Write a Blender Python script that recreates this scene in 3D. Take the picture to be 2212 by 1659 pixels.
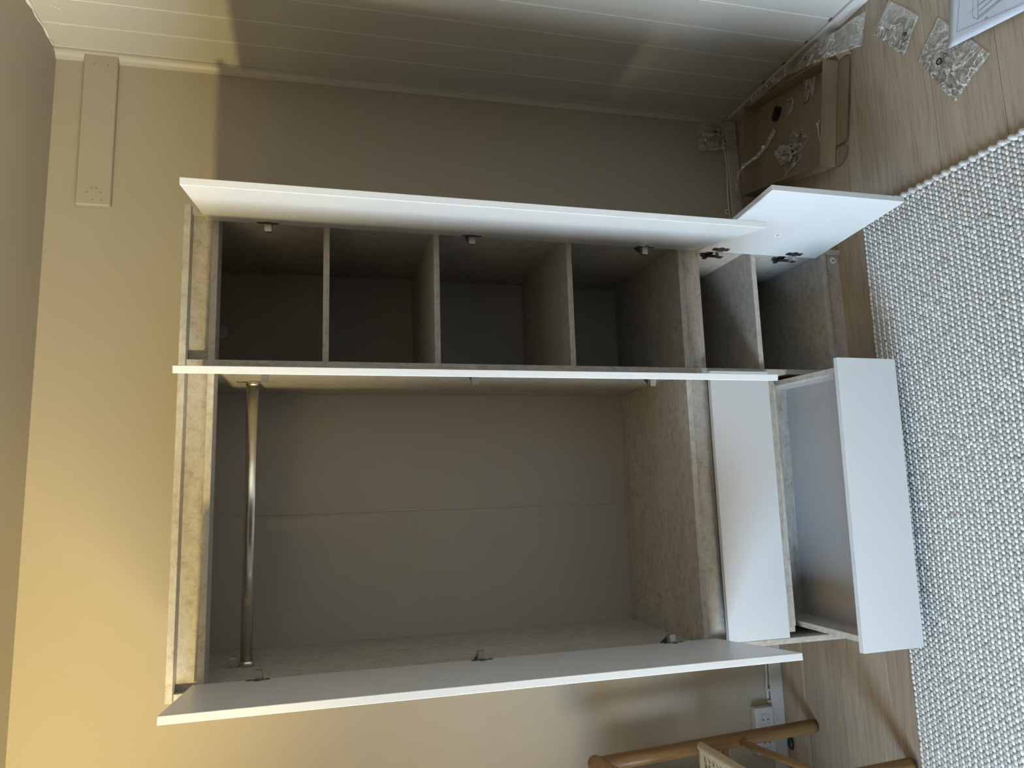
import bpy, bmesh, math, random
from mathutils import Vector, Matrix, noise
R = random.Random(7)
for o in list(bpy.data.objects): bpy.data.objects.remove(o)
scene = bpy.context.scene
C = scene.collection

# ------------------------------------------------------------------ camera
cam = bpy.data.cameras.new('camera'); cam_o = bpy.data.objects.new('camera', cam); C.objects.link(cam_o)
cam.sensor_fit = 'HORIZONTAL'; cam.sensor_width = 36.0; cam.lens = 1564.2196 / 2212 * 36.0
cam.clip_start = 0.05
_R = Vector((0.98768633, -0.15614629, 0.00969769)); _U = Vector((0.03060035, 0.25360513, 0.96682369)); _F = Vector((0.15342531, 0.9546218, -0.25526046))
# the phone was held upright and the picture is stored lying on its side: image right = down
cam_o.matrix_world = Matrix(((-_U.x, _R.x, -_F.x, 0.44337), (-_U.y, _R.y, -_F.y, -1.90520), (-_U.z, _R.z, -_F.z, 1.62279), (0, 0, 0, 1)))
scene.camera = cam_o

# ------------------------------------------------------------------ light
vs = scene.view_settings
vs.view_transform = 'Standard'; vs.look = 'None'; vs.gamma = 1.0; vs.use_curve_mapping = False
vs.exposure = 0.76
world = bpy.data.worlds.new('world'); scene.world = world; world.use_nodes = True
world.node_tree.nodes['Background'].inputs[0].default_value = (0.55, 0.72, 1.0, 1); world.node_tree.nodes['Background'].inputs[1].default_value = 0.6
def area(name, loc, direction, sx, sy, col, power, spread=180):
    l = bpy.data.lights.new(name, 'AREA'); l.shape = 'RECTANGLE'; l.size = sx; l.size_y = sy; l.color = col; l.energy = power; l.spread = math.radians(spread)
    o = bpy.data.objects.new(name, l); C.objects.link(o); o.location = loc
    o.rotation_euler = Vector(direction).to_track_quat('-Z', 'Y').to_euler(); return o
WX, WY0, WY1, WZ0, WZ1 = -1.95, -2.20, -1.00, 0.12, 1.85      # glazed balcony door in the left wall
WC = (WX + .02, (WY0 + WY1) / 2, (WZ0 + WZ1) / 2)
area('window_sky_light', WC, (1, .0, -.30), WY1 - WY0 - .06, WZ1 - WZ0 - .06, (0.46, 0.71, 1.0), 78, 118)
area('window_ground_light', (WX + .025, WC[1], .85), (1, .12, .62), WY1 - WY0 - .06, 1.35, (1.0, 0.77, 0.38), 39, 125)
lamp = bpy.data.lights.new('lamp_bulb', 'SPOT'); lamp.color = (1.0, 0.80, 0.35); lamp.energy = 195; lamp.shadow_soft_size = .05; lamp.spot_size = math.radians(100); lamp.spot_blend = .75
lamp_o = bpy.data.objects.new('lamp_bulb', lamp); C.objects.link(lamp_o); lamp_o.location = (-1.25, -1.72, 1.93)
lamp_o.rotation_euler = Vector((.62, .60, .58)).to_track_quat('-Z', 'Y').to_euler()

# ------------------------------------------------------------------ materials
MATS = {}
ALB = .65                     # overall paint and print reflectance
def alb(c): return tuple(q * ALB for q in c)
def newmat(name):
    m = bpy.data.materials.new(name); m.use_nodes = True; nt = m.node_tree
    return m, nt, nt.nodes['Principled BSDF']
def N(nt, t, **kw):
    n = nt.nodes.new(t)
    for k, v in kw.items(): setattr(n, k, v)
    return n
def coords(nt, scale, obj=True, rot=None):
    tc = N(nt, 'ShaderNodeTexCoord'); mp = N(nt, 'ShaderNodeMapping'); mp.inputs['Scale'].default_value = scale
    if rot: mp.inputs['Rotation'].default_value = rot
    nt.links.new(tc.outputs['Object'], mp.inputs['Vector']); return mp.outputs['Vector']
def noise_n(nt, vec, scale, detail=4, rough=.55, dist=0):
    n = N(nt, 'ShaderNodeTexNoise'); n.inputs['Scale'].default_value = scale; n.inputs['Detail'].default_value = detail
    n.inputs['Roughness'].default_value = rough; n.inputs['Distortion'].default_value = dist
    if vec is not None: nt.links.new(vec, n.inputs['Vector'])
    return n.outputs['Fac']
def ramp(nt, fac, stops):
    r = N(nt, 'ShaderNodeValToRGB'); e = r.color_ramp.elements
    while len(e) < len(stops): e.new(.5)
    for el, (p, c) in zip(e, stops): el.position = p; el.color = (*c, 1) if len(c) == 3 else c
    nt.links.new(fac, r.inputs['Fac']); return r.outputs['Color']
def mixc(nt, fac, a, b, mode='MIX'):
    n = N(nt, 'ShaderNodeMix', data_type='RGBA', blend_type=mode)
    for s, v in ((0, fac), (6, a), (7, b)):
        if isinstance(v, (int, float)): n.inputs[s].default_value = v
        elif isinstance(v, tuple): n.inputs[s].default_value = (*v, 1)
        else: nt.links.new(v, n.inputs[s])
    return n.outputs[2]
def bump(nt, h, strength, dist=.001):
    b = N(nt, 'ShaderNodeBump'); b.inputs['Strength'].default_value = strength; b.inputs['Distance'].default_value = dist
    nt.links.new(h, b.inputs['Height']); return b.outputs['Normal']
def plain(name, col, rough=.5, metal=0, spec=.5, bumpsc=None, bstr=.2, var=0.0):
    col = col if metal > .5 else alb(col)
    m, nt, p = newmat(name); p.inputs['Base Color'].default_value = (*col, 1); p.inputs['Roughness'].default_value = rough
    p.inputs['Metallic'].default_value = metal; p.inputs['Specular IOR Level'].default_value = spec
    v = coords(nt, (1, 1, 1)); f = noise_n(nt, v, bumpsc or 30, 5)
    if var: nt.links.new(mixc(nt, f, tuple(c * (1 - var) for c in col), tuple(min(1, c * (1 + var)) for c in col)), p.inputs['Base Color'])
    if bumpsc: nt.links.new(bump(nt, f, bstr), p.inputs['Normal'])
    MATS[name] = m; return m
def wallpaint(name, col, rough=.6):
    col = alb(col)
    m, nt, p = newmat(name); v = coords(nt, (1, 1, 1))
    big = noise_n(nt, v, 2.2, 3); fine = noise_n(nt, v, 160, 4, .6); mid = noise_n(nt, v, 14, 4)
    c = mixc(nt, big, tuple(x * .97 for x in col), tuple(x * 1.03 for x in col))
    nt.links.new(c, p.inputs['Base Color']); p.inputs['Roughness'].default_value = rough; p.inputs['Specular IOR Level'].default_value = .3
    h = N(nt, 'ShaderNodeMath', operation='ADD'); nt.links.new(fine, h.inputs[0]); nt.links.new(mid, h.inputs[1])
    nt.links.new(bump(nt, h.outputs[0], .18, .0012), p.inputs['Normal']); MATS[name] = m; return m
WALLC = (.60, .535, .43)
wallpaint('wall_paint', WALLC); wallpaint('ceiling_paint', (.55, .50, .41)); wallpaint('panel_paint', (.73, .70, .63), .42); wallpaint('trim_paint', (.70, .66, .58), .4)
wallpaint('far_paint', (.09, .08, .065)); wallpaint('groove_highlight_and_filler', (1.0, .985, .94), .4); wallpaint('baseboard_paint', (.80, .77, .71), .35)  # groove white paints in the joint highlights; also serves filler and chips
def laminate(name, axis):
    # grey-beige mottled stone-oak print, grain along the given axis
    m, nt, p = newmat(name)
    s = {'x': (.09, 1, 1), 'y': (1, .09, 1), 'z': (1, 1, .09), '0': (1, 1, 1)}[axis]
    v = coords(nt, s); v1 = coords(nt, (1, 1, 1))
    streak = noise_n(nt, v, 75, 6, .66, .4); mott = noise_n(nt, v1, 42, 8, .72, .6); big = noise_n(nt, v, 9, 3)
    base = ramp(nt, mott, [(.30, alb((.46, .415, .36))), (.45, alb((.64, .595, .53))), (.66, alb((.77, .73, .665)))])
    st = ramp(nt, streak, [(.33, (.76, .71, .64)), (.47, (1, 1, 1)), (.64, (.94, .91, .87))])
    c = mixc(nt, .8 if axis != '0' else .2, base, st, 'MULTIPLY')
    bg = ramp(nt, big, [(.3, (.92, .89, .84)), (.7, (1, 1, 1))]); c = mixc(nt, .8, c, bg, 'MULTIPLY')
    vn = coords(nt, (3.2, 3.2, 9) if axis == '0' else s, rot=(.5, .6, .4) if axis == '0' else None)
    vein = noise_n(nt, vn, 12 if axis == '0' else 40, 3, .5, 1.2)
    vr = ramp(nt, vein, [(.485, (1, 1, 1)), (.50, (.60, .54, .47)), (.515, (1, 1, 1))]); c = mixc(nt, .55, c, vr, 'MULTIPLY')
    nt.links.new(c, p.inputs['Base Color']); p.inputs['Roughness'].default_value = .48; p.inputs['Specular IOR Level'].default_value = .35
    nt.links.new(bump(nt, streak, .08, .0006), p.inputs['Normal']); MATS[name] = m; return m
for a in 'xyz0': laminate('laminate_' + a, a)
plain('white_front', (.845, .84, .835), .32, spec=.45, bumpsc=220, bstr=.03)
plain('white_edge', (.85, .845, .84), .3, spec=.45)
plain('back_board', (.60, .55, .48), .55, spec=.3)
plain('drawer_bottom', (.60, .585, .57), .5)
plain('metal', (.55, .53, .50), .24, 1.0); plain('metal_dark', (.10, .09, .085), .35, .9); plain('rail_metal', (.66, .63, .57), .28, 1.0)
plain('black', (.012, .012, .013), .45); plain('ink', (.02, .02, .025), .6); plain('line_ink', (.16, .17, .30), .7)
plain('sticker_white', (1.2, 1.2, 1.19), .45); plain('paper', (.80, .84, .93), .55); plain('plastic_white', (.80, .78, .74), .35)
plain('scuff', (.10, .085, .07), .8)
def cardboard(name, col):
    col = alb(col)
    m, nt, p = newmat(name); v = coords(nt, (1, 1, 1)); f = noise_n(nt, v, 90, 6, .7); g = noise_n(nt, coords(nt, (6, 60, 6)), 12, 3)
    c = mixc(nt, f, tuple(x * .86 for x in col), tuple(x * 1.1 for x in col)); c = mixc(nt, .12, c, g, 'MULTIPLY')
    nt.links.new(c, p.inputs['Base Color']); p.inputs['Roughness'].default_value = .85; p.inputs['Specular IOR Level'].default_value = .15
    nt.links.new(bump(nt, f, .15), p.inputs['Normal']); MATS[name] = m
cardboard('cardboard', (.42, .325, .22)); cardboard('cardboard_edge', (.22, .15, .09))
def wood(name, c0, c1, axis, sc=1.0, rough=.42):
    c0 = alb(c0); c1 = alb(c1)
    m, nt, p = newmat(name); tc = N(nt, 'ShaderNodeTexCoord'); oi = N(nt, 'ShaderNodeObjectInfo')
    mp = N(nt, 'ShaderNodeMapping'); s = {'x': (.055, 1, 1), 'y': (1, .055, 1), 'z': (1, 1, .055)}[axis]; mp.inputs['Scale'].default_value = tuple(q * sc for q in s)
    ml = N(nt, 'ShaderNodeVectorMath', operation='SCALE'); ml.inputs['Scale'].default_value = 37.0
    cv = N(nt, 'ShaderNodeCombineXYZ'); nt.links.new(oi.outputs['Random'], cv.inputs[0]); nt.links.new(oi.outputs['Random'], cv.inputs[1]); nt.links.new(cv.outputs[0], ml.inputs[0])
    ad = N(nt, 'ShaderNodeVectorMath', operation='ADD'); nt.links.new(tc.outputs['Object'], mp.inputs['Vector']); nt.links.new(mp.outputs['Vector'], ad.inputs[0]); nt.links.new(ml.outputs[0], ad.inputs[1])
    v = ad.outputs[0]
    g1 = noise_n(nt, v, 16, 5, .6, 1.4); g2 = noise_n(nt, v, 150, 4, .6); g3 = noise_n(nt, v, 5, 3, .5, .6)
    c = ramp(nt, g1, [(.32, c0), (.5, tuple((a + b) / 2 for a, b in zip(c0, c1))), (.68, c1)])
    c = mixc(nt, .55, c, ramp(nt, g2, [(.36, (.62, .56, .5)), (.5, (1, 1, 1))]), 'MULTIPLY')
    c = mixc(nt, .6, c, ramp(nt, g3, [(.3, (.84, .8, .76)), (.7, (1, 1, 1))]), 'MULTIPLY')
    hs = N(nt, 'ShaderNodeHueSaturation'); nt.links.new(c, hs.inputs['Color'])
    mr = N(nt, 'ShaderNodeMapRange'); mr.inputs['To Min'].default_value = .93; mr.inputs['To Max'].default_value = 1.06; nt.links.new(oi.outputs['Random'], mr.inputs['Value']); nt.links.new(mr.outputs[0], hs.inputs['Value'])
    nt.links.new(hs.outputs['Color'], p.inputs['Base Color']); p.inputs['Roughness'].default_value = rough; p.inputs['Specular IOR Level'].default_value = .35
    nt.links.new(bump(nt, g2, .12, .0006), p.inputs['Normal']); MATS[name] = m
wood('oak_floor', (.50, .395, .285), (.60, .495, .375), 'x'); wood('chair_oak', (.25, .13, .045), (.38, .215, .085), 'z', 1.6, .4); wood('chair_oak_y', (.27, .14, .05), (.40, .23, .09), 'y', 1.6, .4)
plain('gap_dark', (.08, .055, .035), .9)
def yarn(name, c, d):
    c = alb(c); d = alb(d)
    m, nt, p = newmat(name); v = coords(nt, (1, 1, 1)); f = noise_n(nt, v, 900, 3); g = noise_n(nt, v, 60, 2)
    k = mixc(nt, f, d, c); k = mixc(nt, .5, k, ramp(nt, g, [(.3, (.86, .84, .80)), (.7, (1, 1, 1))]), 'MULTIPLY')
    nt.links.new(k, p.inputs['Base Color']); p.inputs['Roughness'].default_value = .95; p.inputs['Specular IOR Level'].default_value = .1
    p.inputs['Sheen Weight'].default_value = .15
    nt.links.new(bump(nt, f, .5, .0008), p.inputs['Normal']); MATS[name] = m
yarn('yarn_light', (.97, .95, .91), (.86, .84, .79)); yarn('yarn_grey', (.70, .665, .62), (.58, .55, .51)); yarn('rug_base', (.40, .37, .33), (.32, .29, .26))
yarn('cord', (.66, .53, .34), (.52, .40, .24))
def film(name, body=.05, lo=.05, hi=.55):
    m, nt, p = newmat(name); out = nt.nodes['Material Output']; nt.nodes.remove(p)
    tr = N(nt, 'ShaderNodeBsdfTransparent'); tr.inputs[0].default_value = (.985, .985, .98, 1)
    gl = N(nt, 'ShaderNodeBsdfGlossy'); gl.inputs['Roughness'].default_value = .09; gl.inputs[0].default_value = (1, 1, 1, 1)
    df = N(nt, 'ShaderNodeBsdfDiffuse'); df.inputs[0].default_value = (.85, .85, .84, 1)
    v = coords(nt, (1, 1, 1)); f = noise_n(nt, v, 38, 3, .6, .8); nm = bump(nt, f, .9, .006)
    nt.links.new(nm, gl.inputs['Normal'])
    lw = N(nt, 'ShaderNodeLayerWeight'); lw.inputs['Blend'].default_value = .42; nt.links.new(nm, lw.inputs['Normal'])
    mr = N(nt, 'ShaderNodeMapRange'); mr.inputs['To Min'].default_value = lo; mr.inputs['To Max'].default_value = hi; nt.links.new(lw.outputs['Facing'], mr.inputs['Value'])
    a = N(nt, 'ShaderNodeMixShader'); nt.links.new(mr.outputs[0], a.inputs[0]); nt.links.new(tr.outputs[0], a.inputs[1]); nt.links.new(gl.outputs[0], a.inputs[2])
    # white noise streaks painted in as crease whitening and fold highlights
    c1 = noise_n(nt, v, 11, 4, .55, 1.5); c2 = noise_n(nt, v, 26, 3, .5, 1.0)
    r1 = ramp(nt, c1, [(.475, (0, 0, 0)), (.50, (.55, .55, .55)), (.512, (0, 0, 0))]); r2 = ramp(nt, c2, [(.48, (0, 0, 0)), (.50, (.32, .32, .32)), (.515, (0, 0, 0))])
    sm = N(nt, 'ShaderNodeMath', operation='ADD'); sm.use_clamp = True; nt.links.new(r1, sm.inputs[0]); nt.links.new(r2, sm.inputs[1])
    s2 = N(nt, 'ShaderNodeMath', operation='ADD'); s2.use_clamp = True; s2.inputs[1].default_value = body; nt.links.new(sm.outputs[0], s2.inputs[0])
    b = N(nt, 'ShaderNodeMixShader'); nt.links.new(s2.outputs[0], b.inputs[0]); nt.links.new(a.outputs[0], b.inputs[1]); nt.links.new(df.outputs[0], b.inputs[2])
    nt.links.new(b.outputs[0], out.inputs['Surface']); MATS[name] = m
film('film', .012, .01, .55); film('film_seam', .16, .12, .8); film('film_sleeve', .22, .1, .6)
def crumpled_paper():
    plain('tissue', (.62, .56, .47), .9, bumpsc=70, bstr=.4)
crumpled_paper()
m, nt, p = newmat('glass'); p.inputs['Transmission Weight'].default_value = 1; p.inputs['Roughness'].default_value = 0; MATS['glass'] = m

# ------------------------------------------------------------------ mesh helpers
WM = {}
def bm_new(): return bmesh.new()
def box(bm, x0, x1, y0, y1, z0, z1, M=None, mi=0):
    vs_ = [bm.verts.new((M or Matrix()) @ Vector(p)) for p in ((x0, y0, z0), (x1, y0, z0), (x1, y1, z0), (x0, y1, z0), (x0, y0, z1), (x1, y0, z1), (x1, y1, z1), (x0, y1, z1))]
    fs = []
    for f in ((0, 3, 2, 1), (4, 5, 6, 7), (0, 1, 5, 4), (1, 2, 6, 5), (2, 3, 7, 6), (3, 0, 4, 7)):
        fc = bm.faces.new([vs_[i] for i in f]); fc.material_index = mi; fs.append(fc)
    return vs_, fs
def bev(bm, w=.0012, seg=1):
    bmesh.ops.bevel(bm, geom=list(bm.edges), offset=w, segments=seg, profile=.5, affect='EDGES', clamp_overlap=True)
def frame(d):
    d = Vector(d).normalized(); a = Vector((0, 0, 1)) if abs(d.z) < .9 else Vector((1, 0, 0)); u = d.cross(a).normalized(); return u, d.cross(u).normalized()
def tube(bm, pts, r, seg=12, caps=True, mi=0, flat=1.0, up=None):
    pts = [Vector(p) for p in pts]; n = len(pts); rs = r if isinstance(r, (list, tuple)) else [r] * n; rings = []
    pu = None
    for i, p in enumerate(pts):
        d = (pts[min(i + 1, n - 1)] - pts[max(i - 1, 0)]).normalized()
        if up is not None: v = Vector(up); u = d.cross(v).normalized(); v = u.cross(d).normalized()
        elif pu is None: u, v = frame(d)
        else: u = (pu - d * pu.dot(d)).normalized(); v = d.cross(u).normalized()
        pu = u
        rings.append([bm.verts.new(p + rs[i] * (math.cos(2 * math.pi * k / seg) * u * flat + math.sin(2 * math.pi * k / seg) * v)) for k in range(seg)])
    for a, b in zip(rings, rings[1:]):
        for k in range(seg):
            f = bm.faces.new((a[k], a[(k + 1) % seg], b[(k + 1) % seg], b[k])); f.smooth = True; f.material_index = mi
    if caps:
        f = bm.faces.new(rings[0][::-1]); f.material_index = mi; f = bm.faces.new(rings[-1]); f.material_index = mi
def disc(bm, M, r, h, seg=20, mi=0, sx=1.0):
    a = [bm.verts.new(M @ Vector((sx * r * math.cos(2 * math.pi * k / seg), r * math.sin(2 * math.pi * k / seg), 0))) for k in range(seg)]
    b = [bm.verts.new(M @ Vector((sx * r * math.cos(2 * math.pi * k / seg), r * math.sin(2 * math.pi * k / seg), h))) for k in range(seg)]
    for k in range(seg):
        f = bm.faces.new((a[k], a[(k + 1) % seg], b[(k + 1) % seg], b[k])); f.material_index = mi
    f = bm.faces.new(b); f.material_index = mi; f = bm.faces.new(a[::-1]); f.material_index = mi
def prism(bm, pts, M, h, mi=0):
    a = [bm.verts.new(M @ Vector((x, y, 0))) for x, y in pts]; b = [bm.verts.new(M @ Vector((x, y, h))) for x, y in pts]; n = len(pts)
    for k in range(n):
        f = bm.faces.new((a[k], a[(k + 1) % n], b[(k + 1) % n], b[k])); f.material_index = mi
    f = bm.faces.new(b); f.material_index = mi; f = bm.faces.new(a[::-1]); f.material_index = mi
def axes_M(o, x, y):
    x = Vector(x).normalized(); z = x.cross(Vector(y)).normalized(); y = z.cross(x)
    return Matrix(((x.x, y.x, z.x, o[0]), (x.y, y.y, z.y, o[1]), (x.z, y.z, z.z, o[2]), (0, 0, 0, 1)))
_T = {}
def text(bm, s, size, M, mi=0, bold=.0):
    key = (s, bold)
    if key not in _T:
        cu = bpy.data.curves.new('t', 'FONT'); cu.body = s; cu.size = 1; cu.align_x = 'CENTER'; cu.align_y = 'CENTER'; cu.offset = bold; cu.resolution_u = 3
        ob = bpy.data.objects.new('t', cu); C.objects.link(ob); dg = bpy.context.evaluated_depsgraph_get()
        me = bpy.data.meshes.new_from_object(ob.evaluated_get(dg)); _T[key] = ([tuple(v.co) for v in me.vertices], [tuple(p.vertices) for p in me.polygons])
        bpy.data.objects.remove(ob); bpy.data.curves.remove(cu); bpy.data.meshes.remove(me)
    V, F = _T[key]; vs_ = [bm.verts.new(M @ (Vector(v) * size)) for v in V]
    for f in F:
        try: fc = bm.faces.new([vs_[i] for i in f]); fc.material_index = mi
        except ValueError: pass
def seg_strip(bm, a, b, w, M, mi=0):
    a = Vector((*a, 0)); b = Vector((*b, 0)); d = (b - a).normalized(); n = Vector((-d.y, d.x, 0)) * w / 2
    f = bm.faces.new([bm.verts.new(M @ q) for q in (a - n, b - n, b + n, a + n)]); f.material_index = mi
def recycle(bm, M, s, mi=0):
    # the small triangle of arrows: three bars with gaps and arrow heads
    P = [Vector((s * math.cos(math.radians(90 + 120 * k)), s * math.sin(math.radians(90 + 120 * k)), 0)) for k in range(3)]
    for k in range(3):
        a, b = P[k], P[(k + 1) % 3]; d = b - a
        seg_strip(bm, (a + d * .12).xy, (a + d * .72).xy, s * .22, M, mi)
        t = a + d * .98; n = Vector((-d.y, d.x, 0)).normalized() * s * .28; q = a + d * .68
        f = bm.faces.new([bm.verts.new(M @ x) for x in (q - n, t, q + n)]); f.material_index = mi
def mk(name, bm, mats, parent=None, M=None, smooth=False, kind=None, label=None):
    me = bpy.data.meshes.new(name)
    if isinstance(bm, bmesh.types.BMesh):
        bmesh.ops.recalc_face_normals(bm, faces=list(bm.faces)) if not smooth == 'keep' else None
        bm.to_mesh(me); bm.free()
    else: bpy.data.meshes.remove(me); me = bm
    for mt in (mats if isinstance(mats, (list, tuple)) else [mats]): me.materials.append(MATS[mt])
    if smooth is True:
        for p_ in me.polygons: p_.use_smooth = True
    o = bpy.data.objects.new(name, me); C.objects.link(o); M = M or Matrix()
    if parent:
        o.parent = parent; o.matrix_parent_inverse = WM[parent].inverted()
    o.matrix_basis = M; WM[o] = M.copy()
    if kind: o['kind'] = kind
    if label: o['label'] = label
    return o
def empty(name, loc, parent=None):
    o = bpy.data.objects.new(name, None); C.objects.link(o); M = Matrix.Translation(loc); o.empty_display_size = .05
    if parent: o.parent = parent; o.matrix_parent_inverse = WM[parent].inverted()
    o.matrix_basis = M; WM[o] = M; return o
def tag(o, label, cat, group=None):
    o['label'] = label; o['category'] = cat
    if group: o['group'] = group
    return o
def panel(name, x0, x1, y0, y1, z0, z1, mat, parent, b=.0008, M=None, kind=None, label=None):
    # verts centred on the part so that its print differs from its neighbours'
    c = Vector(((x0 + x1) / 2, (y0 + y1) / 2, (z0 + z1) / 2)); bm = bm_new()
    box(bm, x0 - c.x, x1 - c.x, y0 - c.y, y1 - c.y, z0 - c.z, z1 - c.z)
    if b: bev(bm, b)
    T_ = Matrix.Translation(c)
    return mk(name, bm, mat, parent, (M @ T_) if M else T_, kind=kind, label=label)

# ------------------------------------------------------------------ the room
G = .524                      # plane of the back wall
XT, XB = 1.903, 1.934         # the panelled wall leans a little: its plane at ceiling and at floor
ZC = 2.455
XL, YF = -1.95, -4.6
def xr(z): return XB + (XT - XB) * z / ZC
floor = panel('floor', XL, 2.0, YF, G + .02, -.06, -.0105, 'gap_dark', None, 0, kind='structure', label='pale oak laminate floor of wide planks')
pl = 0
y = .584; row = 0
while y > YF:
    y0 = y - .2; off = [.5, .5, .4, .6, .55, .65][row % 6]; xs = [XL] + [q for q in (off - 1.3, off, off + 1.3) if XL + .15 < q < 1.80] + [1.96]
    for a, b in zip(xs, xs[1:]):
        panel('plank', a + .0007, b - .0007, max(y0, YF) + .0007, min(y, G + .01) - .0007, -.010, 0, 'oak_floor', floor, .0009)
    y = y0; row += 1
wall_back = panel('wall_back', XL - .1, 2.05, G, G + .1, -.02, ZC + .05, 'wall_paint', None, 0, kind='structure', label='plain greige painted back wall')
ceiling = panel('ceiling', XL - .1, 2.05, YF, G + .1, ZC, ZC + .08, 'ceiling_paint', None, 0, kind='structure', label='plain painted ceiling')
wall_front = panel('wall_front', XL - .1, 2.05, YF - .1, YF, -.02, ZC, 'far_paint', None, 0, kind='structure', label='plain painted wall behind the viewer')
bm = bm_new()
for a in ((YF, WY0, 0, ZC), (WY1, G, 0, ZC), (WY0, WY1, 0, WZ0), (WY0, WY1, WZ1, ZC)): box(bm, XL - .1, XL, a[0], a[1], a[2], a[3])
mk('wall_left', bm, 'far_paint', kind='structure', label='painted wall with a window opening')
bm = bm_new()
for a in ((WY0, WY0 + .05, WZ0, WZ1), (WY1 - .05, WY1, WZ0, WZ1), (WY0 + .05, WY1 - .05, WZ0, WZ0 + .05), (WY0 + .05, WY1 - .05, WZ1 - .05, WZ1), ((WY0 + WY1) / 2 - .02, (WY0 + WY1) / 2 + .02, WZ0 + .05, WZ1 - .05)): box(bm, XL - .08, XL - .03, *a)
win = mk('window_1', bm, 'baseboard_paint', kind='structure', label='white framed window in the left wall')
panel('pane', XL - .06, XL - .055, WY0 + .05, WY1 - .05, WZ0 + .05, WZ1 - .05, 'glass', win, 0)

# right wall: backing with upright boards, joint highlights painted as pale strips between them
def slant(bm, y0, y1, z0, z1, d0, d1):
    # block between depth d0 (behind) and d1 (in front) of the leaning plane
    v = []
    for z in (z0, z1):
        x = xr(z)
        for (yy, dd) in ((y0, d1), (y0, d0), (y1, d0), (y1, d1)): v.append(bm.verts.new((x + dd, yy, z)))
    for f in ((0, 3, 2, 1), (4, 5, 6, 7), (0, 1, 5, 4), (1, 2, 6, 5), (2, 3, 7, 6), (3, 0, 4, 7)): bm.faces.new([v[i] for i in f])
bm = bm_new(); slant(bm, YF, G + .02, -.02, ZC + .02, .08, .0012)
wall_right = mk('wall_right', bm, 'groove_highlight_and_filler', kind='structure', label='painted wall of upright boards with pale painted joint highlights')
gy = .494
k = 0
while gy > YF:
    y1 = gy; y0 = gy - .1225
    bm = bm_new(); slant(bm, max(y0, YF) + .0032, y1 - .0032, 0, ZC, .0011, 0); bev(bm, .0004); mk('panel', bm, 'panel_paint', wall_right); gy = y0
for yy, zz in ((.289, 2.398), (.2935, 2.390), (.298, 2.381), (.3755, 2.400), (.3755, 2.390), (.374, 2.382)):
    bm = bm_new(); box(bm, xr(zz) - .0005, xr(zz) + .002, yy - .0025 * R.uniform(.5, 1.3), yy + .002, zz - .003, zz + .0025 * R.uniform(.5, 1.4)); mk('paint_chip', bm, 'groove_highlight_and_filler', wall_right)
for yy in (-.1185, .004, .1265, .249):
    bm = bm_new(); box(bm, XB - .0035, XB + .001, yy - .008, yy + .007, .043, .047); mk('joint_gap', bm, 'scuff', wall_right)
# corner moulding, ceiling bead, baseboards
bm = bm_new()
prof = [(0, 0), (-.026, 0), (-.026, -.006), (-.018, -.010), (-.010, -.018), (-.008, -.028), (0, -.028)]
lo = [bm.verts.new((xr(0) + px, G + py, .05)) for px, py in prof]; hi = [bm.verts.new((xr(ZC) + px, G + py, ZC)) for px, py in prof]
for i in range(len(prof)): bm.faces.new((lo[i], lo[(i + 1) % len(prof)], hi[(i + 1) % len(prof)], hi[i]))
bm.faces.new(hi)
mk('trim_1', bm, 'trim_paint', kind='structure', label='painted corner moulding between back wall and boarded wall')
bm = bm_new(); pts = []
for i in range(60):
    yy = G - .03 - i * .02; pts.append((xr(ZC) - .002 + R.uniform(-.002, .002), yy, ZC - .002 + R.uniform(-.002, .002)))
tube(bm, pts, [.004 + R.uniform(-.0025, .0025) for _ in pts], 6); mk('trim_2', bm, 'groove_highlight_and_filler', kind='structure', label='uneven white filler bead along the ceiling joint')
def baseboard(name, pts4, label):
    pass
panel('baseboard_back', XL, 1.93, G - .012, G, 0, .05, 'baseboard_paint', None, .002, kind='structure', label='white baseboard along the back wall')
bm = bm_new(); slant(bm, YF, G - .012, 0, .043, .0, -.012); bev(bm, .002)
bb = mk('baseboard_right', bm, 'baseboard_paint', kind='structure', label='white baseboard along the boarded wall')
# painted cable clipped above the baseboard
bm = bm_new(); pts = [(x, G - .006, .057 + .003 * math.sin(x * 21) + (.004 if -.33 < x < -.25 else 0)) for x in [1.9 - i * .04 for i in range(56)]]
tube(bm, pts, .0045, 8); cab = mk('cable', bm, 'baseboard_paint'); tag(cab, 'thin painted cable running along the top of the back baseboard', 'cable')
for x in (-.17, -.27, -.31):
    bm = bm_new(); box(bm, x - .005, x + .005, G - .013, G, .05, .066); bev(bm, .002); mk('cable_clip', bm, 'baseboard_paint', cab)

# ------------------------------------------------------------------ wardrobe
T = .016; W = 1.2; D = .496; H = 1.9605; XP = .7878
ZB, ZLS, ZBASE, ZTOPP = .5643, .3123, .0558, 1.8801
wr = tag(empty('wardrobe', (W / 2, D / 2, 0)), 'open three-door wardrobe with white fronts and stone-grey carcass against back wall', 'wardrobe')
panel('top_board', 0, W, -.018, D, H - T, H, 'laminate_0', wr)
panel('side_panel', 0, T, 0, D, 0, H - T, 'laminate_z', wr)
panel('side_panel', W - T, W, 0, D, 0, H - T, 'laminate_z', wr)
panel('partition', XP, XP + T, 0, D - .004, 0, H - T, 'laminate_z', wr)
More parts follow.
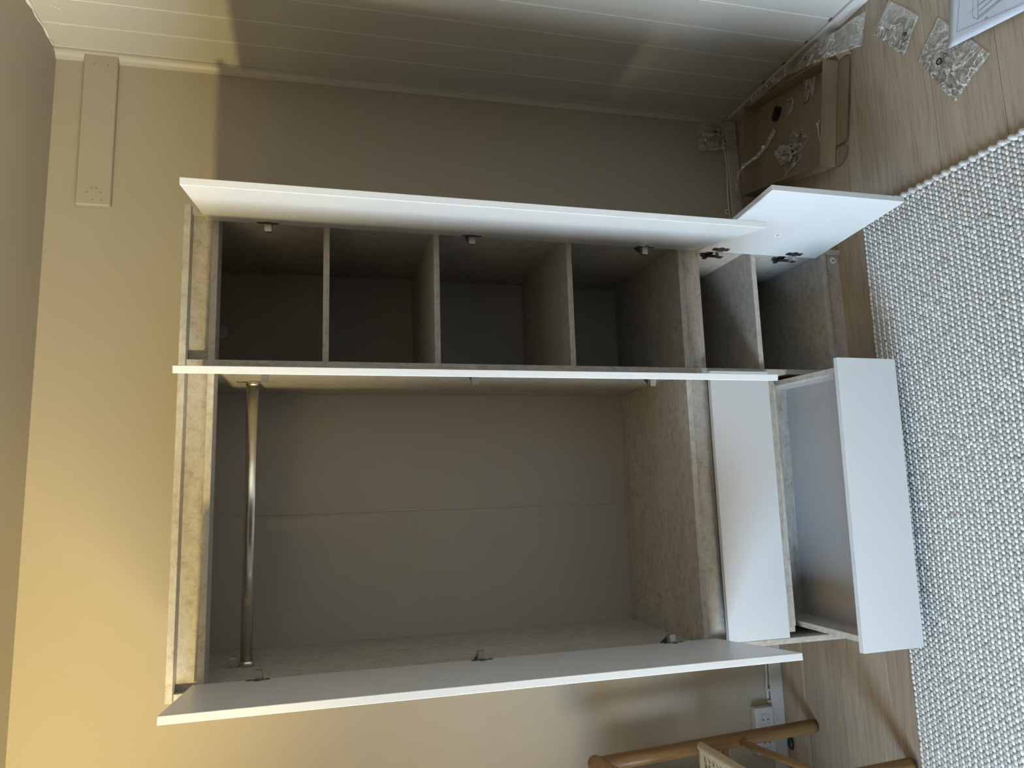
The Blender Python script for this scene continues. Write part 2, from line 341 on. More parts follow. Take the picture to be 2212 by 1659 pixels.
# top rails: an L of fascia and bottom rail in each bay
for a, b in ((T, XP), (XP + T, W - T)):
    panel('top_fascia', a, b, .024, .024 + T, ZTOPP + T, H - T, 'laminate_0', wr)
    panel('top_rail', a, b, .003, .075, ZTOPP, ZTOPP + T, 'laminate_0', wr)
    panel('floor_board', a, b, .003, D - .004, ZB, ZB + T, 'laminate_x', wr)
    panel('lower_fascia', a, b, .024, .024 + T, .4985, ZB, 'laminate_x' if a > .5 else 'laminate_0', wr)
    panel('base_board', a, b, 0, D - .004, ZBASE, ZBASE + T, 'laminate_x', wr)
    panel('plinth', a, b, .008, .008 + T, 0, ZBASE, 'laminate_x', wr)
shelves = [panel('shelf', XP + T, W - T, .004, D - .006, z, z + T, 'laminate_x', wr) for z in (1.6034, 1.3091, .9211, ZLS)]
panel('back_panel', T, .409, D - .004, D - .001, .04, H - T, 'back_board', wr, 0)
panel('back_panel', .4135, XP + .006, D - .004, D - .001, .04, H - T, 'back_board', wr, 0)
panel('back_panel', XP + .010, W - T, D - .004, D - .001, .04, H - T, 'back_board', wr, 0)
panel('joint_strip', .4075, .415, D - .006, D - .0005, .581, H - T, 'back_board', wr, .0005)
# clothes rail with end brackets
bm = bm_new(); tube(bm, [(T + .004, .237, 1.8085), (XP - .004, .237, 1.8085)], .0155, 20, flat=.5, up=(0, 0, 1))
rail = mk('clothes_rail', bm, 'rail_metal', wr, label='oval metal hanging rail')
for x, s in ((T, 1), (XP, -1)):
    bm = bm_new(); tube(bm, [(x, .237, 1.8085), (x + s * .014, .237, 1.8085)], .0185, 20, flat=.6, up=(0, 0, 1))
    xs = sorted((x, x + s * .0022)); box(bm, xs[0], xs[1], .2285, .2455, 1.806, 1.852)
    disc(bm, axes_M((x, .237, 1.843), (0, 1, 0), (0, 0, s)), .0045, .004, 10); mk('rail_bracket', bm, 'rail_metal', rail)
# number stickers
def sticker(parent, s, M, r=.0095):
    bm = bm_new(); disc(bm, M, r, .0003, 20, 0); text(bm, s, r * 1.45, M @ Matrix.Translation((0, 0, .0005)), 1, .02)
    return mk('number_sticker', bm, ['sticker_white', 'ink'], parent, label='round white number sticker')
# hinges, in door coordinates: x from hinge edge to free edge, inside face at y = 0
def hinge(parent, M, z, ins):
    bm = bm_new(); I = ins
    n = 8; pts = []
    for cx, cz, a0 in ((.0285, .0225, 0), (.0195, .0225, 90), (.0195, -.0225, 180), (.0285, -.0225, 270)):
        for k in range(4):
            a = math.radians(a0 + 30 * k); pts.append((cx + .005 * math.cos(a), cz + .0055 * math.sin(a)))
    Mf = M @ axes_M((0, 0, z), (1, 0, 0), (0, 0, 1)) if I < 0 else M @ Matrix(((1, 0, 0, 0), (0, 0, 1, 0), (0, 1, 0, z), (0, 0, 0, 1)))
    prism(bm, pts, Mf, .0022, 0)
    for dz in (-.0215, .0215):
        bq = [(.024 + .0038 * math.cos(t), dz + .0038 * math.sin(t)) for t in [2 * math.pi * k / 10 for k in range(10)]]
        prism(bm, bq, Mf @ Matrix.Translation((0, 0, .0022)), .0014, 1)
    bq = [(.024 + .0125 * math.cos(t), .0125 * math.sin(t)) for t in [2 * math.pi * k / 16 for k in range(16)]]
    prism(bm, bq, Mf @ Matrix.Translation((0, 0, .0005)), .0021, 1)
    def b2(x0, x1, y0, y1, z0, z1, mi): box(bm, x0, x1, min(I * y0, I * y1), max(I * y0, I * y1), z + z0, z + z1, M, mi)
    b2(.004, .022, .002, .022, -.0085, .0085, 0)                                   # arm elbow
    b2(.006, .0225, .0205, .0232, -.0062, -.0012, 0); b2(.006, .0225, .0205, .0232, .0012, .0062, 0)
    A = Vector((.006, I * .016, z)); B = Vector((-.044, I * -.007, z)); dd = (B - A).normalized()
    Ma = M @ axes_M(A, dd, (0, 0, 1)); box(bm, -.003, (B - A).length, -.0075, .0075, -.004, .004, Ma, 1)
    b2(-.078, -.018, -.0178, -.011, -.006, .006, 1); b2(-.064, -.052, -.0178, -.013, -.02, .02, 1)
    disc(bm, M @ axes_M((-.05, I * -.011, z), (1, 0, 0), (0, 0, -I)), .003, .004, 8, 0)
    return mk('hinge', bm, ['metal', 'metal_dark'], parent, label='nickel cup hinge')
def door(hx, s, ang, w, z0, z1, hz, lab):
    # s = 1 hinged on the left, -1 on the right; ang from closed
    d_ = Vector((s * math.cos(ang), -math.sin(ang), 0)); M = axes_M((hx, .002, 0), d_, Vector((-d_.y, d_.x, 0)))
    bm = bm_new(); ys = (-T, 0) if s > 0 else (0, T); box(bm, 0, w, ys[0], ys[1], z0, z1); bev(bm, .0009)
    dr = mk('door', bm, 'white_front', wr, M, label=lab)
    for z in hz: hinge(dr, M, z, s)
    return dr, M
dl, _ = door(.0326, 1, 1.4816, .389, .5442, 1.9056, (1.759, 1.220, .686), 'tall white door standing open at the left side')
dm, _ = door(.7712, -1, 1.3945, .3728, .5301, 1.9083, (1.759, 1.220, .697), 'tall white door seen edge-on at the middle')
dr_, Mr = door(1.1674, -1, 1.3884, .3815, .5301, 1.9083, (1.759, 1.220, .697), 'tall white door standing open at the right side')
ds, Ms = door(1.1674, -1, 1.659, .379, .0944, .5053, (.447, .189), 'low white door standing open at the right')
def on_door(M, x, z, rot=0):
    # sticker plane on inside face of a right-hung door (inside = -y)
    return M @ axes_M((x, -.0002, z), (math.cos(rot), 0, math.sin(rot)), (-math.sin(rot), 0, math.cos(rot)))
sticker(dr_, '12', on_door(Mr, .128, 1.699)); sticker(ds, '18', on_door(Ms, .137, .326))
sticker(wr, '9', axes_M((1.166, .0078, .024), (-1, 0, 0), (0, 0, -1)), .0105)
sticker(wr, '5', axes_M((XP + T + .0002, .035, .180), (0, 1, 0), (0, 0, 1)), .0105)
sticker(wr, '3', axes_M((T + .0002, .362, 1.855), (0, -1, 0), (0, 0, 1)), .0105)
bm = bm_new(); disc(bm, axes_M((.985, D - .0042, 1.952 - .022), (1, 0, 0), (0, 0, 1)), .021, .0004, 24); mk('round_label', bm, 'plastic_white', wr)

# drawers: pose matrix carries a box built closed at the origin (front face at y = 0, bottom of front at z = 0)
def drawer(M, fw, fh, bx0, bx1, bz0, bz1, depth, lab, sunk):
    e = empty('drawer', M @ Vector((fw / 2, 0, 0)), wr); e['label'] = lab
    panel('drawer_front', 0, fw, 0, T, 0, fh, 'white_front', e, .0009, M)
    panel('drawer_side', bx0, bx0 + T, T, depth, bz0, bz1, 'laminate_y', e, .0006, M)
    panel('drawer_side', bx1 - T, bx1, T, depth, bz0, bz1, 'laminate_y', e, .0006, M)
    panel('drawer_back', bx0 + T, bx1 - T, depth - T, depth, bz0 + .004, bz1, 'laminate_x', e, .0006, M)
    bt = panel('drawer_bottom', bx0 + T, bx1 - T, T, depth - T, bz0 + .008, bz0 + .011, 'drawer_bottom', e, 0, M)
    if sunk: panel('box_front', bx0 + T, bx1 - T, T, 2 * T, bz0 - .003, bz1 - .01, 'laminate_x', e, .0006, M)
    return e
drawer(Matrix.Translation((.0205, -.018, .3180)), .772, .195, .012, .752, -.030, .14, .40, 'closed white-fronted drawer', True)
Mx = Matrix.Translation((.0174, -.2552, .2705)) @ Matrix.Rotation(-.0147, 4, 'Z') @ Matrix.Rotation(.0363, 4, 'X') @ Matrix.Translation((0, 0, -.195))
e2 = drawer(Mx, .772, .195, .018, .752, .062, .166, .395, 'white-fronted drawer pulled out below the closed one', False)
sticker(e2, '10', Mx @ axes_M((.708, .395 - T - .0003, .140), (0, 0, -1), (1, 0, 0)), .008)

# ------------------------------------------------------------------ board screwed to the wall near the ceiling
wb = panel('wall_plank', 1.386, 1.9035, G - .02, G, 2.270, 2.3695, 'wall_paint', None, .003)
tag(wb, 'short flat board screwed to back wall below the ceiling, painted over', 'board')
for x, z in ((1.862, 2.340), (1.861, 2.300), (1.425, 2.338), (1.427, 2.299), (1.402, 2.320), (1.402, 2.295), (1.4405, 2.325), (1.4405, 2.312)):
    bm = bm_new(); M_ = axes_M((x, G - .0203, z), (1, 0, 0), (0, 0, 1)); disc(bm, M_, .0042, .0009, 12); disc(bm, M_ @ Matrix.Translation((0, 0, .0008)), .0017, .0003, 6, 1)
    mk('screw', bm, ['wall_paint', 'scuff'], wb)
sc = bm_new(); M_ = axes_M((1.538, G, 1.218), (1, 0, 0), (0, 0, 1)); disc(sc, M_, .006, .0012, 16); disc(sc, M_ @ Matrix.Translation((0, 0, .0011)), .002, .0005, 8, 1)
tag(mk('wall_screw', sc, ['wall_paint', 'scuff']), 'small painted screw head in the back wall right of the wardrobe', 'screw')
sc = bm_new(); M_ = axes_M((1.537, G - .0002, .0635), (1, 0, 0), (0, 0, 1)); disc(sc, M_, .0115, .0005, 20); text(sc, '4', .016, M_ @ Matrix.Translation((0, 0, .0008)), 1, .02)
tag(mk('paper_sticker', sc, ['sticker_white', 'ink']), 'round white number sticker on the back wall just above baseboard behind low door', 'sticker')

# ------------------------------------------------------------------ double socket
so = tag(empty('power_socket', (-.4, G, .06)), 'white surface-mounted double power socket on the back wall behind armchair leg', 'socket')
bm = bm_new(); box(bm, -.478, -.3215, G - .03, G, .060, .132); bev(bm, .004, 2); mk('housing', bm, 'plastic_white', so)
for x in (-.362, -.438):
    bm = bm_new(); M_ = axes_M((x, G - .0302, .093), (1, 0, 0), (0, 0, 1)); n = 24
    for r0, r1, h in ((.0175, .0195, .0022),):
        a = [[bm.verts.new(M_ @ Vector((r * math.cos(2 * math.pi * k / n), r * math.sin(2 * math.pi * k / n), hh))) for k in range(n)] for r, hh in ((r1, 0), (r1, h), (r0, h), (r0, .0002))]
        for q in range(3):
            for k in range(n): bm.faces.new((a[q][k], a[q][(k + 1) % n], a[q + 1][(k + 1) % n], a[q + 1][k]))
    o = mk('socket_ring', bm, 'plastic_white', so)
    bm = bm_new()
    for dz in (-.0095, .0095): disc(bm, M_ @ Matrix.Translation((0, dz, .0003)), .0028, .0004, 10)
    mk('pin_hole', bm, 'black', o)

# ------------------------------------------------------------------ rug
RX0, RX1, RY0, RY1 = -.75, 1.262, -1.02, -.118
rug = panel('rug', RX0, RX1, RY0, RY1, .0005, .006, 'rug_base', None, .001)
tag(rug, 'woven wool rug in off-white and grey lying in front of the wardrobe', 'rug')
def blobs(items, segs=7, rings=(0.0, .5, .86)):
    # items: centre, length axis angle, half length, half width, height
    V, F = [], []
    for (cx, cy, cz, ang, a, b, h, tilt) in items:
        ca, sa = math.cos(ang), math.sin(ang); base = len(V)
        for rr in rings:
            rad = math.sqrt(max(0, 1 - rr * rr)); 
            for k in range(segs):
                t = 2 * math.pi * k / segs; lx = a * rad * math.cos(t); ly = b * rad * math.sin(t)
                V.append((cx + lx * ca - ly * sa, cy + lx * sa + ly * ca, cz + h * rr + tilt * lx))
        V.append((cx, cy, cz + h)); n = len(rings)
        for q in range(n - 1):
            for k in range(segs): F.append((base + q * segs + k, base + q * segs + (k + 1) % segs, base + (q + 1) * segs + (k + 1) % segs, base + (q + 1) * segs + k))
        for k in range(segs): F.append((base + (n - 1) * segs + k, base + (n - 1) * segs + (k + 1) % segs, base + n * segs))
    me = bpy.data.meshes.new('weave'); me.from_pydata(V, [], F); me.validate(); me.update(); return me
light, grey = [], []
PX, PY = .0146, .0098
j = 0; yy = RY1 - .004
while yy > RY0:
    i = 0; xx = RX1 - .010 - (PX / 2 if j % 2 else 0) + .0012 * math.sin(j * .7)
    wig = .0022 * math.sin(j * .31)
    while xx > RX0:
        it = (xx + R.uniform(-.0012, .0012), yy + .0018 * math.sin(xx * 9 + j * .05) + R.uniform(-.0006, .0006), .0035, R.uniform(-.16, .16), PX * .64 * R.uniform(.92, 1.08), PY * (.52 if j % 2 == 0 else .58) * R.uniform(.94, 1.08), 0.0062 * R.uniform(.88, 1.12) + (.0014 if j % 2 == 0 else 0), R.uniform(-.12, .12))
        (light if (j % 2 == 0) != (R.random() < .03) else grey).append(it)
        xx -= PX; i += 1
    yy -= PY; j += 1
q = 0; yy = RY1
while yy > RY0:                       # twisted selvedge along the right end
    light.append((RX1 + .004, yy, .003, R.uniform(.7, 1.0), .0165 * R.uniform(.85, 1.1), .0085, .0125, 0)); grey.append((RX1 + .003, yy - .014, .002, R.uniform(.9, 1.25), .0135, .008, .010, 0)); yy -= .0285
mk('light_weave', blobs(light), 'yarn_light', rug, smooth=True, kind='stuff', label='off-white wool loops')
mk('grey_weave', blobs(grey), 'yarn_grey', rug, smooth=True, kind='stuff', label='grey wool loops')
bm = bm_new(); prism(bm, [(0, 0), (.007, .001), (.006, .005), (.001, .006)], Matrix.Translation((1.215, -.424, .0145)), .001)
tag(mk('paper_scrap', bm, 'sticker_white'), 'tiny white paper scrap lying on the rug near low door', 'scrap')

# ------------------------------------------------------------------ cardboard tray in the corner
CB = axes_M((1.4765, -.0251, 0), (.983, -.186, 0), (.186, .983, 0)); BW, BD, BH = .341, .458, .061; ct = .004
cb = tag(empty('cardboard_box', CB @ Vector((BW / 2, BD / 2, 0))), 'shallow open cardboard tray with folded-out flaps in the room corner', 'box')
panel('box_bottom', 0, BW, 0, BD, .0005, .0045, 'cardboard', cb, 0, CB)
panel('front_wall', 0, BW, 0, ct, 0, BH, 'cardboard', cb, .0008, CB); panel('back_wall', 0, BW, BD - ct, BD, 0, BH, 'cardboard', cb, .0008, CB)
panel('side_wall', 0, ct, ct, BD - ct, 0, BH, 'cardboard', cb, .0008, CB); panel('side_wall', BW - ct, BW, ct, BD - ct, 0, BH, 'cardboard', cb, .0008, CB)
panel('rolled_wall', ct + .0005, BW - ct - .0005, .006, .010, .005, BH - .003, 'cardboard', cb, .0008, CB)
def flap(name, pts, M, edge=True):
    bm = bm_new(); prism(bm, pts, M, .0035, 0)
    for f in bm.faces:
        if len(f.verts) == 4 and abs((M.to_3x3().inverted() @ f.normal).z) < .5 and len(pts) != 4: f.material_index = 1
    o = mk(name, bm, ['cardboard', 'cardboard_edge'], cb); return o
def rounded(w, d, r, n=6):
    p_ = [(0, 0)]; p_ += [(0, -(d - r))] + [(r - r * math.cos(math.pi / 2 * k / n), -(d - r) - r * math.sin(math.pi / 2 * k / n)) for k in range(1, n + 1)]
    p_ += [(w - r + r * math.sin(math.pi / 2 * k / n), -d + r - r * math.cos(math.pi / 2 * k / n)) for k in range(n + 1)] + [(w, 0)]; return p_
Mfl = CB @ Matrix.Translation((.066, -.003, .002)) @ Matrix.Rotation(math.radians(-7), 4, 'X')
flap('lid_flap', rounded(.272, .058, .016), Mfl)
flap('dust_flap', [(0, 0)] + [(.052 * (1 - math.cos(t)) + .0, -.056 * math.sin(t)) for t in [math.pi / 2 * k / 7 for k in range(1, 8)]] + [(.056, -.052), (.056, 0)], CB @ Matrix.Translation((-.004, -.004, .002)) @ Matrix.Rotation(math.radians(-5), 4, 'X'))
flap('corner_flap', [(0, 0), (.055, .010), (.050, .050), (.0, .040)], CB @ Matrix.Translation((.342, -.004, .002)) @ Matrix.Rotation(math.radians(-52), 4, 'Y') @ Matrix.Rotation(math.radians(-100), 4, 'Z'))
flap('tuck_flap', [(0, 0), (.060, 0), (.055, .045), (.005, .045)], CB @ Matrix.Translation((-.012, BD - .040, .002)) @ Matrix.Rotation(math.radians(90), 4, 'Z') @ Matrix.Rotation(math.radians(60), 4, 'X'))

# ------------------------------------------------------------------ clear plastic bags
def bag(name, corners, nrm, amp, seed, label, letter=None, lpos=(.5, .5), lx=None, lsize=.018, seams=((0, 1), (2, 3)), grp='clear plastic fittings bags', n=34, tri=True, lift=.002, tucked=0):
    P4 = [Vector(c) for c in corners]; nv = Vector(nrm).normalized(); e = tag(empty(name, sum(P4, Vector()) / 4), label, 'plastic bag', grp)
    def surf(u, v, layer):
        p_ = P4[0] * (1 - u) * (1 - v) + P4[1] * u * (1 - v) + P4[2] * u * v + P4[3] * (1 - u) * v
        q = p_ * 1.0 + Vector((seed * 3.1, layer * 1.7, seed)); ed = min(u, 1 - u, v, 1 - v); en = min(1, ed * 7)
        h = 0
        for f_, a_ in ((7, 1.0), (16, .55), (34, .2)):
            h += a_ * (1 - abs(noise.noise(q * f_)) * 2.2)
        h = max(0, h * .6); j_ = Vector((noise.noise(q * 14 + Vector((9, 0, 0))), noise.noise(q * 14 + Vector((0, 9, 0))), noise.noise(q * 14 + Vector((0, 0, 9)))))
        j_ -= nv * j_.dot(nv)
        return p_ + nv * (lift + (amp * h * (.25 + .75 * en)) * (1 if layer else .25) + (.0008 if layer else 0)) + j_ * .006
    for layer in (0, 1):
        bm = bm_new(); g = [[bm.verts.new(surf(i / n, k_ / n, layer)) for i in range(n + 1)] for k_ in range(n + 1)]
        for i in range(n):
            for k_ in range(n): f = bm.faces.new((g[k_][i], g[k_][i + 1], g[k_ + 1][i + 1], g[k_ + 1][i])); f.smooth = True
        mk('film_sheet', bm, 'film', e, smooth='keep')
    for a, b in seams:                 # welded edge strips
        bm = bm_new(); uv = [(0, 0), (1, 0), (1, 1), (0, 1)]; w_ = .03; L_, R_ = [], []
        cuv = Vector((.5, .5))
        for i in range(n + 1):
            t = i / n; pu = Vector(uv[a]) * (1 - t) + Vector(uv[b]) * t; inn = pu + ((cuv - pu) * w_ * 2)
            L_.append(bm.verts.new(surf(pu.x, pu.y, 1) + nv * .001)); R_.append(bm.verts.new(surf(inn.x, inn.y, 1) + nv * .0014))
        for i in range(n): f = bm.faces.new((L_[i], L_[i + 1], R_[i + 1], R_[i])); f.smooth = True
        mk('welded_seam', bm, 'film_seam', e, smooth='keep')
    if letter:
        c0 = surf(lpos[0], lpos[1], 1); bm = bm_new(); lxv = Vector(lx).normalized(); lyv = nv.cross(lxv)
        hh = max((surf(lpos[0] + du, lpos[1] + dv, 1) - c0).dot(nv) for du in (-.1, 0, .1) for dv in (-.1, 0, .1)); c0 = c0 + nv * (max(0, hh) + .001)
        M_ = axes_M(c0, lxv, lyv); text(bm, letter, lsize * 1.35, M_, 0, .045)
        if tri: recycle(bm, M_ @ Matrix.Translation((lsize * 1.15, 0, 0)), lsize * .48)
        mk('print', bm, 'ink', e)
    return e
UP = (0, 0, 1)
bag('plastic_bag', [(1.698, -.4714, 0), (1.6177, -.3876, 0), (1.442, -.486, 0), (1.5074, -.6026, 0)], UP, .0065, 1, 'clear plastic bag printed Q, lying on the floor beside the instruction sheet', 'Q', (.66, .42), (.3, -.95, 0), .018)
bag('plastic_bag', [(1.862, -.3195, 0), (1.8022, -.2413, 0), (1.6643, -.3437, 0), (1.7446, -.4113, 0)], UP, .012, 2, 'clear plastic bag printed E, lying on the floor close to the boarded wall', 'E', (.52, .84), (-.87, .48, 0), .016)
bag('plastic_bag', [(1.890, G - .017, .176), (1.905, G - .030, .022), (1.800, G - .030, .018), (1.776, G - .014, .180)], (0, -1, .1), .012, 3, 'clear plastic bag printed P, propped against back wall behind cardboard tray', 'P', (.42, .36), (-1, 0, 0), .016)
bag('plastic_bag', [(1.885, -.235, .004), (1.908, -.02, .030), (1.860, .085, .070), (1.780, -.215, .018)], (-.35, -.25, 1), .014, 4, 'clear plastic bag printed C, slumped between cardboard tray and boarded wall', 'C', (.80, .62), (.1, -1, 0), .013, tri=False, lift=.012)
bag('plastic_bag', [(1.900, .05, .058), (1.912, .30, .056), (1.872, .315, .064), (1.86, .075, .066)], (-.5, 0, 1), .008, 9, 'long crumpled clear film between tray rim and boarded wall', None, lift=.004, n=24)
zb_ = .006
bag('plastic_bag', [(1.700, .115, zb_), (1.672, .175, zb_), (1.595, .150, zb_), (1.625, .080, zb_)], UP, .007, 5, 'small clear bag printed G on the bottom of the cardboard tray', 'G', (.25, .45), (-.8, .2, 0), .014, n=22)
bag('plastic_bag', [(1.835, .062, zb_ + .012), (1.775, .082, zb_), (1.76, .040, zb_), (1.815, .012, zb_ + .004)], UP, .005, 6, 'small clear bag holding a hex key in the cardboard tray', None, n=18)
bag('plastic_bag', [(1.83, .16, zb_), (1.79, .215, zb_), (1.755, .175, zb_), (1.795, .12, zb_)], UP, .010, 7, 'empty clear bag beside the black cap in the cardboard tray', None, n=18)
bag('plastic_bag', [(1.700, .150, zb_), (1.66, .235, zb_), (1.555, .225, zb_), (1.58, .120, zb_)], UP, .003, 8, 'flat clear bag under the crumpled paper in the cardboard tray', None, n=18, lift=.0012)
# long clear sleeve lying across the tray and over its back corner
bm = bm_new(); pts = [(1.752, .255, .012), (1.716, .311, .013), (1.692, .350, .030), (1.670, .388, .063), (1.650, .424, .068), (1.626, .461, .055), (1.604, .489, .038), (1.590, .503, .022)]
prev = None
for k, q in enumerate(pts):
    q = Vector(q); w_ = .0085 - .0008 * k; a, b = bm.verts.new(q + Vector((w_, w_ * .7, 0))), bm.verts.new(q - Vector((w_, w_ * .7, .002)))
    c = bm.verts.new(q + Vector((0, 0, .004)))
    if prev:
        for u, v in ((0, 2), (2, 1)):
            f = bm.faces.new((prev[u], prev[v], (a, b, c)[v], (a, b, c)[u])); f.smooth = True
    prev = (a, b, c)
tag(mk('plastic_sleeve', bm, 'film_sleeve', smooth='keep'), 'long narrow clear plastic sleeve hanging over back of cardboard tray', 'plastic sleeve')
bm = bm_new(); disc(bm, axes_M((1.7125, .3165, .0225), (.85, -.5, 0), (.5, .85, .25)), .0085, .0008, 18, sx=.72); tag(mk('white_dot', bm, 'sticker_white'), 'white oval sticker on the long clear sleeve', 'sticker')
# crumpled paper
bm = bm_new(); bmesh.ops.create_icosphere(bm, subdivisions=5, radius=1)
for v in bm.verts:
    d_ = v.co.normalized(); h = .74
    for f_, a_ in ((1.7, .50), (3.6, .40), (8.0, .22)): h += a_ * (.5 - abs(noise.noise(d_ * f_ + Vector((5, 2, 1)))) * 2.0)
    v.co = Vector((d_.x * .040, d_.y * .031, d_.z * .024)) * h
tag(mk('paper_ball', bm, 'tissue', M=Matrix.Translation((1.622, .193, .028)) @ Matrix.Rotation(.6, 4, 'Z')), 'crumpled ball of off-white paper in the cardboard tray', 'paper')
# black plastic cap: round head with a wedge body
bm = bm_new(); M_ = axes_M((1.813, .226, .0055), (-.75, .66, 0), (-.66, -.75, 0)); disc(bm, M_, .013, .016, 18); prism(bm, [(.004, -.012), (.030, -.016), (.040, -.004), (.036, .010), (.010, .015)], M_, .013)
tag(mk('black_plastic_cap', bm, 'black'), 'black plastic cap with round head in the cardboard tray', 'cap')
# hex key with tag
bm = bm_new(); pts = [(1.805, .052, .011), (1.790, .058, .010), (1.772, .063, .010), (1.764, .068, .010), (1.760, .077, .010), (1.761, .086, .010)]; tube(bm, pts, .0026, 6)
hk = tag(mk('hex_key', bm, 'metal'), 'bent steel hex key lying in the cardboard tray', 'hex key')
bm = bm_new(); disc(bm, axes_M((1.804, .053, .014), (1, 0, 0), (0, 1, 0)), .0065, .0016, 8); disc(bm, axes_M((1.795, .069, .0065), (1, 0, 0), (0, 1, 0)), .0055, .004, 8); mk('end_cap', bm, 'metal_dark', hk)
# white cable tie with fork
bm = bm_new(); M_ = axes_M((1.650, .030, .0075), (-.98, .02, 0), (0, -1, 0)); prism(bm, [(-.012, -.006), (-.004, -.008), (.004, -.002), (.030, -.0015), (.066, .003), (.078, .002), (.078, .006), (.066, .0065), (.030, .002), (.002, .005), (-.010, .012), (-.014, .008), (-.006, .002)], M_, .003)
tag(mk('cable_tie', bm, 'plastic_white'), 'small white forked plastic strip by front edge of the cardboard tray', 'plastic strip')

# ------------------------------------------------------------------ instruction sheet
PM = axes_M((1.590, -.4935, .0105), (-.196, -.98, 0), (.983, -.182, 0))     # x along the near edge, y away towards the wall
bm = bm_new(); nx, ny = 16, 12; gg = []
def pz(u, v): return .0035 * (u / .30) + .004 * (1 - math.cos(u * 9)) * .5 + .002 * v / .2
for layer in (0, 1):
    gg.append([[bm.verts.new(PM @ Vector((.297 * i / nx, .21 * k / ny, pz(.297 * i / nx, .21 * k / ny) - .0015 * layer))) for i in range(nx + 1)] for k in range(ny + 1)])
for i in range(nx):
    for k in range(ny):
        for layer in (0, 1):
            q = gg[layer]; f = bm.faces.new((q[k][i], q[k][i + 1], q[k + 1][i + 1], q[k + 1][i])); f.smooth = True
for i in range(nx):
    for k in (0, ny): bm.faces.new((gg[0][k][i], gg[0][k][i + 1], gg[1][k][i + 1], gg[1][k][i]))
for k in range(ny):
    for i in (0, nx): bm.faces.new((gg[0][k][i], gg[0][k + 1][i], gg[1][k + 1][i], gg[1][k][i]))
sh = tag(mk('instruction_sheet', bm, 'paper'), 'white assembly instruction sheet with line drawing lying on the floor', 'paper sheet')
bm = bm_new()
def dl_(a, b, w=.0009):
    n_ = 6
    for i in range(n_):
        p_ = [(a[0] + (b[0] - a[0]) * t, a[1] + (b[1] - a[1]) * t) for t in (i / n_, (i + 1) / n_)]; z_ = max(pz(*p_[0]), pz(*p_[1])) + .0004
        seg_strip(bm, p_[0], p_[1], w, PM @ Matrix.Translation((0, 0, z_)))
BORD = [(.024, .034), (.275, .024), (.275, .19), (.022, .19)]
SHEET_LINES = [((0.0267, 0.0321), (0.3729, 0.0057), 0.0009), ((0.0267, 0.0321), (0.0357, 0.1843), 0.0009), ((0.0911, 0.0362), (0.0831, 0.2567), 0.001), ((0.075, 0.0488), (0.072, 0.2423), 0.0007), ((0.075, 0.0488), (0.0911, 0.0362), 0.0009), ((0.0911, 0.0362), (0.2398, 0.0737), 0.0009), ((0.0915, 0.0412), (0.2338, 0.0763), 0.0014), ((0.0921, 0.0559), (0.2165, 0.0895), 0.0014), ((0.09, 0.072), (0.1948, 0.0864), 0.0014), ((0.0618, 0.0653), (0.1048, 0.0751), 0.0006), ((0.1113, 0.0298), (0.1152, 0.0296), 0.0025), ((0.1165, 0.0295), (0.1204, 0.0293), 0.0025)]
for a, b, w in SHEET_LINES: dl_(a, b, w)
mk('line_drawing', bm, 'line_ink', sh)

# ------------------------------------------------------------------ armchair (only its near side is in view)
ch = tag(empty('armchair', (-.62, .14, 0)), 'oak armchair with round legs and woven cord seat at left', 'armchair')
def rod(name, a, b, r0, r1, mat='chair_oak', seg=20, foot=False):
    a, b = Vector(a), Vector(b); bm = bm_new(); L_ = (b - a).length; M_ = axes_M(a, frame(b - a)[0], frame(b - a)[1])
    if (M_.to_3x3() @ Vector((0, 0, 1))).dot(b - a) < 0: M_ = axes_M(a, frame(b - a)[1], frame(b - a)[0])
    tube(bm, [(0, 0, L_ * t) for t in (0, .02, .25, .5, .75, 1)], [r0 * .97] + [r0 + (r1 - r0) * t for t in (.02, .25, .5, .75, 1)], seg)
    o = mk(name, bm, 'chair_oak', ch, M_)
    if foot:
        bm = bm_new(); tube(bm, [(0, 0, -.003), (0, 0, .0)], r0 * .9, seg); mk('foot_pad', bm, 'black', o, M_)
    return o
rod('leg', (-.350, .345, .004), (-.386, .350, .79), .0215, .0235, foot=True); rod('leg', (-.335, -.088, .013), (-.372, -.060, .60), .0215, .0235, foot=True)
rod('leg', (-.905, .345, .004), (-.875, .350, .79), .0215, .0235, foot=True); rod('leg', (-.92, -.088, .013), (-.885, -.060, .60), .0215, .0235, foot=True)
rod('stretcher', (-.366, .335, .295), (-.355, -.075, .24), .0105, .0105); rod('stretcher', (-.895, .335, .295), (-.90, -.075, .24), .0105, .0105)
rod('stretcher', (-.372, .372, .330), (-.885, .372, .330), .0105, .0105)
bm = bm_new(); tube(bm, [(-.386, .372, .785), (-.384, .30, .782), (-.380, .10, .74), (-.376, -.08, .66), (-.374, -.14, .61)], [.024, .026, .026, .025, .022], 18); mk('armrest', bm, 'chair_oak_y', ch, smooth='keep')
bm = bm_new(); tube(bm, [(-.876, .372, .785), (-.878, .30, .782), (-.880, .10, .74), (-.884, -.08, .66), (-.886, -.14, .61)], [.024, .026, .026, .025, .022], 18); mk('armrest', bm, 'chair_oak_y', ch, smooth='keep')
rod('back_rail', (-.386, .352, .74), (-.876, .352, .74), .016, .016)
seat = empty('cord_seat', (-.62, .12, .43), ch)
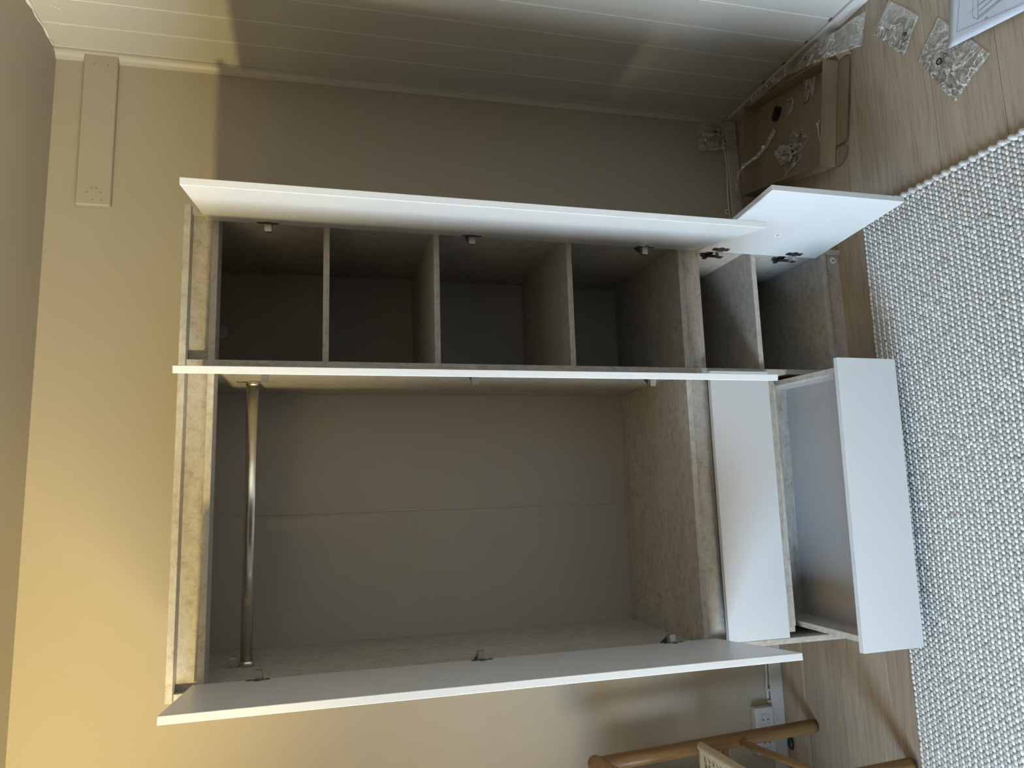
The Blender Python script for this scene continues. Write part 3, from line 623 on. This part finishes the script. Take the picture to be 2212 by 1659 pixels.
# wrapped rim: a bar wound with cord, one coil after the other
bm = bm_new(); a0, a1 = Vector((-.356, .315, .447)), Vector((-.350, -.07, .447)); n = 90; pts, rs = [], []
for i in range(n * 2 + 1): t = i / (2 * n); pts.append(a0.lerp(a1, t)); rs.append(.0135 if i % 2 else .0118)
rs[0] = .007; tube(bm, pts, rs, 14); mk('wrapped_rim', bm, 'cord', seat)
bm = bm_new(); a0, a1 = Vector((-.365, .322, .440)), Vector((-.89, .322, .440)); pts, rs = [], []
for i in range(241): t = i / 240; pts.append(a0.lerp(a1, t)); rs.append(.0105 if i % 2 else .009)
tube(bm, pts, rs, 10); mk('wrapped_rim', bm, 'cord', seat)
for i in range(22):                                   # cords running across the seat
    bm = bm_new(); yy = .308 - i * .0165; tube(bm, [(-.366 - .035 * k, yy + .001 * math.sin(k * 2 + i), .432 + .004 * (1 if (k + i) % 2 else -1) - .010 * math.sin(math.pi * k / 15)) for k in range(16)], .0042, 7); mk('weft_cord', bm, 'cord', seat, smooth='keep')
for i in range(16):                                   # cords looped over the rim, running front to back
    bm = bm_new(); xx = -.374 - i * .03; tube(bm, [(xx, .325 - .018 * k, .433 + .0045 * (-1 if (k + i) % 2 else 1) - .010 * math.sin(math.pi * k / 21)) for k in range(22)], .0042, 7); mk('warp_cord', bm, 'cord', seat, smooth='keep')
for i in range(14):
    bm = bm_new(); yy = .296 - i * .025; tube(bm, [(-.352, yy, .4525), (-.366, yy, .450), (-.388, yy + .002, .436), (-.410, yy + .002, .432)], .0044, 7); mk('loop_cord', bm, 'cord', seat, smooth='keep')
back = empty('added_shade_backrest', (-.64, .35, .45), ch)  # unseen woven back, added to shade the wall behind the chair
for i in range(34):
    z_ = .458 + i * .0092; bm = bm_new(); tube(bm, [(-.446 - .024 * k, .352 + .0035 * (1 if (k + i) % 2 else -1), z_) for k in range(17)], .0046, 6); mk('weft_cord', bm, 'cord', back, smooth='keep')
for i in range(15):
    bm = bm_new(); x_ = -.45 - i * .027; tube(bm, [(x_, .352 - .0035 * (1 if k % 2 else -1), .45 + .029 * k) for k in range(11)], .0046, 6); mk('warp_cord', bm, 'cord', back, smooth='keep')
side = empty('added_shade_side', (-.885, .14, .45), ch)  # unseen woven far side, added to block low light from the left
for i in range(64):
    z_ = .10 + i * .0092; bm = bm_new(); tube(bm, [(-.886 + .0035 * (1 if (k + i) % 2 else -1), .325 - .024 * k, z_) for k in range(17)], .0046, 6); mk('weft_cord', bm, 'cord', side, smooth='keep')
bm = bm_new(); bmesh.ops.create_uvsphere(bm, u_segments=14, v_segments=8, radius=1)
for v in bm.verts: v.co = Vector((v.co.x * .024, v.co.y * .012, max(0, v.co.z) * .016))
tag(mk('black_stopper', bm, 'black', M=Matrix.Translation((-.447, .486, .0)), smooth=True), 'small black rounded object on the floor against the baseboard behind armchair', 'stopper')
